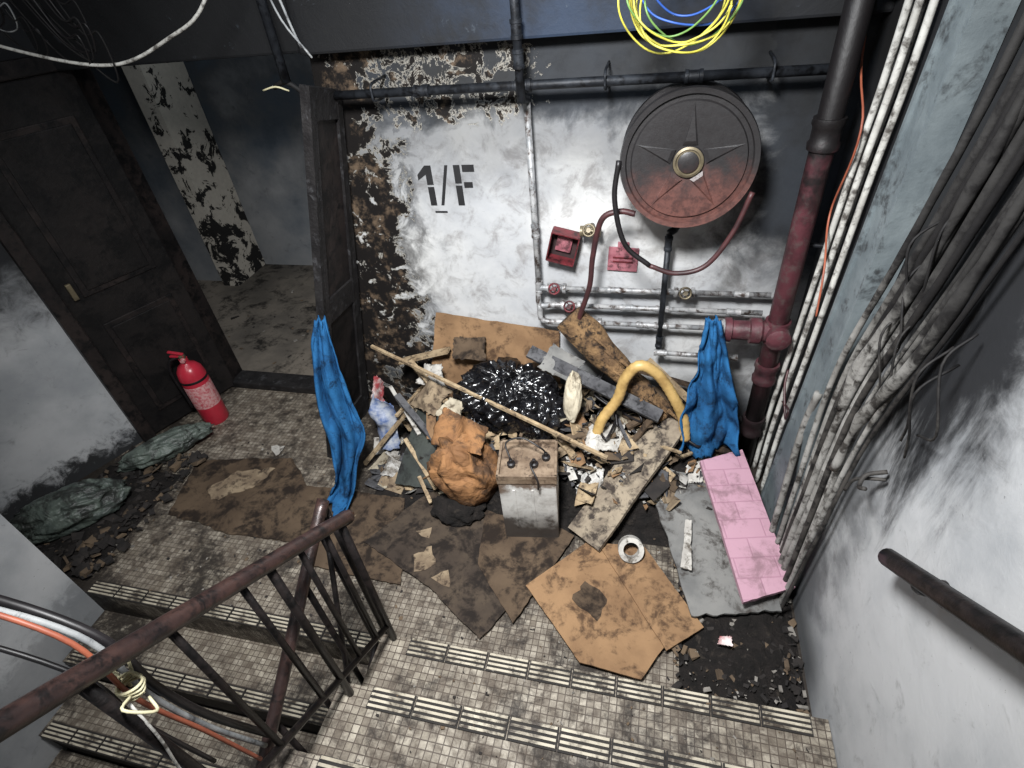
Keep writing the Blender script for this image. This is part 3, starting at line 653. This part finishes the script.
# ---------------------------------------------------------------- big junk
sheet('leaning_cardboard_panel',(-1.20,2.16,.10),(-.42,2.20,.05),(-.42,2.31,.645),(-1.08,2.30,.73),'card',20,20,.006,.004,.006)
join('black_garbage_bag',[blob('bag',(-.66,2.05,.38),(.25,.19,.185),'bagblk',.14,1.3,(12,0,10),6,.22,seed=2.3,pleat=.30,npl=9),blob('bag2',(-.48,1.97,.36),(.15,.14,.13),'bagblk',.16,1.4,(10,35,0),5,.25,seed=5.1,pleat=.3,npl=7),
    blob('knot',(-.64,2.02,.565),(.04,.03,.05),'bagblk',.25,2,(20,20,0),4,.3,pleat=.4,npl=5)])
lg=[tube('log',[(-.35,2.17,.82),(-.22,2.13,.69),(-.06,2.09,.54),(.12,2.03,.37)],lambda t:.062+.012*math.sin(t*6),'log',10,22,rough=.35)]
for i in range(12):
    t=rr.random(); p=V((-.35,2.17,.82)).lerp(V((.12,2.03,.37)),t); e=V((rr.uniform(-.05,.05),-.05,rr.uniform(0,.05)))
    lg.append(tube('spl',[p+e,p+e+V((.10,-.02,-.09))],lambda t:.009*(1-t)+.002,'log',3,6,rough=.4))
join('splintered_log',lg)
plank('grey_timber_plank',(-.55,2.14,.62),(.10,1.96,.42),.065,.02,'greyw',(0,-.5,1))
plank('stained_wood_board',(-.20,1.49,.05),(.165,2.03,.37),.185,.022,'stain',(-.1,-.1,1))
plank('timber_stick',(-1.39,2.10,.62),(-.12,1.70,.38),.016,.014,'wood')
join('timber_offcuts',[plank('s',p,q_,w_,.014,m) for p,q_,w_,m in (((-1.22,2.15,.50),(-.86,1.90,.32),.03,'wood'),((-1.20,1.86,.20),(-.98,1.66,.06),.022,'wood'),((-1.45,1.80,.03),(-1.05,2.12,.45),.025,'wood'),
   ((-1.25,1.98,.40),(-.95,1.78,.22),.035,'greyw'),((.02,2.22,.55),(.28,2.12,.35),.04,'wood'),((.25,2.2,.48),(.5,2.16,.25),.03,'greyw'),((-1.30,2.2,.45),(-1.0,2.2,.55),.05,'wood'),
   ((-1.10,2.12,.44),(-1.02,1.82,.26),.05,'card'),((-1.35,2.1,.35),(-1.12,1.88,.22),.02,'paper'),((-1.18,2.22,.30),(-1.25,1.92,.30),.018,'wood'),((-.05,1.96,.33),(.20,2.12,.40),.03,'card2'),((-.10,2.20,.52),(.35,2.24,.36),.03,'card2'),
   ((-1.08,1.70,.10),(-.98,1.58,.05),.02,'wood'))])
sheet('dark_board',(-1.22,1.68,.04),(-1.0,1.66,.06),(-.93,1.95,.32),(-1.16,2.02,.30),'dkboard',12,12,.008,.006,.006)
ps=[]
for nm,q4,m in (('paper_scrap',((-1.18,2.08,.40),(-.98,2.03,.42),(-1.02,2.15,.50),(-1.14,2.17,.48)),'paper'),
 ('paper_scrap',((-.26,1.80,.28),(-.08,1.82,.30),(-.05,1.96,.36),(-.22,1.98,.36)),'paper'),
 ('paper_scrap',((.14,1.88,.14),(.30,1.95,.15),(.38,2.10,.16),(.20,2.06,.16)),'paper'),
 ('paper_scrap',((-1.2,1.98,.34),(-1.02,1.90,.34),(-.94,2.02,.44),(-1.08,2.08,.45)),'cardin'),
 ('paper_scrap',((-.98,1.86,.38),(-.86,1.82,.38),(-.82,1.92,.44),(-.94,1.96,.45)),'whitecl'),
 ('white_plastic_bag',((-.30,1.66,.06),(-.14,1.68,.08),(-.13,1.78,.24),(-.26,1.80,.24)),'bagwh'),
 ('grey_cloth_rag',((-.50,2.06,.58),(-.34,2.02,.54),(-.26,2.14,.58),(-.44,2.20,.64)),'greyb'),
 ('printed_packaging',((-1.43,1.94,.05),(-1.28,1.92,.05),(-1.27,1.98,.34),(-1.43,2.02,.36)),'pblue'),
 ('printed_packaging.001',((-1.44,2.04,.30),(-1.34,2.02,.28),(-1.34,2.08,.42),(-1.44,2.10,.43)),'pred'),
 ('paper_scrap',((-1.34,1.74,.02),(-1.18,1.72,.02),(-1.16,1.80,.08),(-1.32,1.84,.08)),'bagwh'),
 ('torn_carton',((-.98,2.16,.52),(-.78,2.14,.54),(-.80,2.26,.62),(-1.0,2.27,.60)),'card2'),
 ('torn_carton.001',((.02,1.98,.38),(.16,2.04,.40),(.12,2.16,.46),(-.02,2.12,.46)),'card2')):
    s_='plastic' in nm or 'printed' in nm or 'paper' in nm
    o_=sheet(nm,*q4,m,18,18,.003,.03 if s_ else .015,.015,None,9 if s_ else 7,s_)
    if nm=='paper_scrap': ps.append(o_)
join('paper_scraps',ps)
ob=[blob('bag',(-.79,1.67,.23),(.165,.145,.215),'bagor',.16,1.2,(14,-12,12),5,.10,zmin=.02,seed=8.,pleat=.26,npl=6),blob('dk',(-.83,1.57,.06),(.13,.09,.07),'ash',.2,2,(0,0,0),4,.2,zmin=.0)]
ob.append(sheet('fold',(-.97,1.70,.35),(-.66,1.60,.41),(-.68,1.76,.45),(-.92,1.86,.46),'bagor',18,18,.005,.025,.012,lambda u,v:.02*math.sin(u*9+v*2),5,True))
join('tan_canvas_bag',ob)
tb=V((-.455,1.585,0)); TR=8; R8=rm(0,0,TR)
def tbox(c,s,m,bev=.004): return box('p',R8@V(c)+tb,s,m,(0,0,TR),bev)
tbp=[tbox((0,0,.205),(.25,.21,.41),'tin',.008),tbox((0,0,.425),(.258,.218,.035),'tintop',.006)]
for sx,sy,sz,px_,py_ in ((.258,.012,.03,0,.103),(.258,.012,.03,0,-.103),(.012,.218,.03,.123,0),(.012,.218,.03,-.123,0)): tbp.append(tbox((px_,py_,.447),(sx,sy,sz),'tintop',.003))
for x in (-.07,.03,.08):
    tbp.append(lathe('t',R8@V((x,-.03+.04*(x>0.05),.44))+tb,(0,0,1),[(.018,0),(.018,.02),(.010,.024),(.008,.04),(.001,.042)],'hoseblk',16))
tbp.append(tube('hd',[R8@V(p)+tb for p in ((-.07,-.03,.48),(-.09,.02,.53),(-.02,.03,.55),(.06,.0,.52),(.08,.01,.48))],.004,'hoseblk',6,8))
tbp.append(tube('hd2',[R8@V(p)+tb for p in ((.03,-.03,.47),(.02,-.08,.50),(.05,-.13,.46),(.05,-.13,.40))],.004,'hoseblk',6,8))
for x in (-.06,.02): tbp.append(tbox((x,-.1065,.24),(.012,.004,.26),'tin',.001))
join('old_battery_tin',tbp)
join('yellow_corrugated_hose',[tube('h',[(-.19,1.88,.33),(-.165,1.91,.42),(-.10,1.95,.52),(-.07,1.97,.63),(-.01,1.98,.70),(.07,1.99,.65),(.14,1.98,.55),(.20,1.96,.43),(.22,1.93,.32)],.025,'yhose',9,14,corr=.05),
   lathe('end',(-.19,1.88,.33),(.1,-.3,-1),[(.027,-.01),(.033,0),(.033,.03),(.02,.032),(.02,.0)],'yhose',20)])
blob('cream_cloth_roll',(-.31,1.96,.50),(.042,.05,.12),'whitecl',.15,1.5,(-25,12,20),5,.1,seed=3,pleat=.2,npl=6)
join('tape_roll',[lathe('r',(.01,1.455,.085),(.1,-.75,.65),[(.034,-.026),(.055,-.026),(.055,.026),(.034,.026),(.034,-.026)],'paper',32)])
sheet('grey_fibre_board',(.05,1.86,.13),(.26,1.19,.06),(.60,1.26,.08),(.50,2.04,.16),'greyb',24,24,.012,.003,.010)
sheet('pink_foam_board',(.292,1.868,.235),(.44,1.23,.150),(.635,1.325,.155),(.485,1.97,.235),'pink',16,20,.022,.001,.002)
sheet('white_shard',(.235,1.60,.15),(.262,1.60,.15),(.26,1.36,.12),(.215,1.37,.12),'paper',6,12,.006,.003,.006)
sheet('crumpled_red_wrapper',(.35,1.10,.07),(.41,1.09,.08),(.41,1.13,.08),(.36,1.13,.07),'pred',10,10,.002,.015,.01)
def drape(name,rows,folds,amp,mat,nu=40,k=10,thick=.006,seed=0.):
    cen=cr([r[0] for r in rows],k); ed=cr([r[1] for r in rows],k); vs=[];fs=[]; N=len(cen)
    for j in range(N):
        t=j/(N-1); c_,w_=cen[j],ed[j]; nr=V((w_.y,-w_.x,0)); nr=nr.normalized() if nr.length>1e-4 else V((0,-1,0))
        for i in range(nu+1):
            u=i/nu*2-1; f=math.sin(u*folds*math.pi+seed+2.6*mn.noise(V((u*1.5,t*4,seed))))*amp*(.4+.6*t)+.035*mn.noise(V((u*3,t*8,seed+4)))+.018*abs(mn.noise(V((u*7,t*16,seed))))
            p=c_+w_*u*(1+.22*mn.noise(V((t*6,seed,u))))+nr*f+V((0,0,-.03*abs(u)*t*math.sin(u*4+seed)))
            if j==N-1: p=p+V((0,0,.03*mn.noise(V((u*6,seed,0)))))
            p.z=max(p.z,.030+.006*(f>0)); vs.append(p)
    for j in range(N-1):
        for i in range(nu):
            a_=j*(nu+1)+i; fs.append((a_,a_+1,a_+nu+2,a_+nu+1))
    o=mk(name,vs,fs,mat,True); m=o.modifiers.new('s','SOLIDIFY'); m.thickness=thick; return o
drape('blue_towel',[((-1.445,1.86,.95),(.02,.01,0)),((-1.445,1.80,.80),(.05,.02,0)),((-1.44,1.74,.58),(.070,.03,0)),((-1.40,1.68,.38),(.085,.04,0)),((-1.42,1.61,.20),(.05,.03,0)),((-1.46,1.56,.07),(.07,.02,0)),((-1.48,1.48,.03),(.09,.0,0))],2.0,.034,'cloth',seed=.6)
drape('blue_towel.001',[((.27,2.035,.93),(.025,.0,0)),((.285,2.02,.80),(.05,.0,0)),((.30,1.99,.62),(.085,.01,0)),((.315,1.97,.44),(.125,.02,0)),((.33,1.95,.24),(.14,.02,0))],1.8,.036,'cloth',seed=2.)
blob('burnt_sack',(-2.84,1.20,.12),(.26,.12,.11),'sack',.15,1.5,(0,0,42),5,.3,zmin=.0,seed=11)
blob('burnt_sack.001',(-2.70,1.72,.08),(.25,.080,.07),'sack',.15,1.5,(0,0,50),5,.3,zmin=.0,seed=12)
# ---------------------------------------------------------------- finalize origins
for o in list(bpy.context.scene.objects):
    if o.type=='MESH' and o.parent is None:
        vs=o.data.vertices; 
        lo=V([min(v.co[i] for v in vs) for i in range(3)]); hi=V([max(v.co[i] for v in vs) for i in range(3)]); c_=(lo+hi)/2
        o.data.transform(Matrix.Translation(-c_)); o.location=c_
# ---------------------------------------------------------------- lights
def area(name,loc,tgt,size,pw,col,spread=180):
    l=bpy.data.lights.new(name,'AREA'); l.shape='DISK'; l.size=size; l.energy=pw; l.color=col; l.spread=math.radians(spread)
    o=bpy.data.objects.new(name,l); bpy.context.collection.objects.link(o); o.location=loc
    o.rotation_euler=(V(tgt)-V(loc)).to_track_quat('-Z','Y').to_euler(); return o
area('landing_light',(-.35,.45,2.75),(-.42,1.75,.5),.38,72,(.99,.995,1.0),118)
area('stairwell_light',(-1.9,.3,2.85),(-2.2,1.5,0),.5,13,(.97,.99,1.0))
area('corridor_light',(-2.7,3.2,2.8),(-2.9,3.4,0),.5,7,(.85,.93,1.0))
area('upper_glow_light',(-.3,1.6,3.0),(-.30,2.3,2.0),.3,5,(.55,.75,1.0))
w=bpy.data.worlds.new('World'); bpy.context.scene.world=w; w.use_nodes=True
w.node_tree.nodes['Background'].inputs[0].default_value=(.78,.81,.85,1); w.node_tree.nodes['Background'].inputs[1].default_value=.24
# ---------------------------------------------------------------- camera
Rt=V((.9706,.223,-.0894)).normalized(); F=V((-.229,.746,-.6258)).normalized(); D=F.cross(Rt).normalized(); F=Rt.cross(D).normalized()
cam=bpy.data.cameras.new('camera'); cam.sensor_width=36; cam.lens=546/1024*36; cam.clip_start=.02
co=bpy.data.objects.new('camera',cam); bpy.context.collection.objects.link(co)
m=Matrix((Rt,-D,-F)).transposed().to_4x4(); m.translation=V((0,0,2.2)); co.matrix_world=m
bpy.context.scene.camera=co
try:
    bpy.context.scene.view_settings.view_transform='Standard'
except Exception: pass
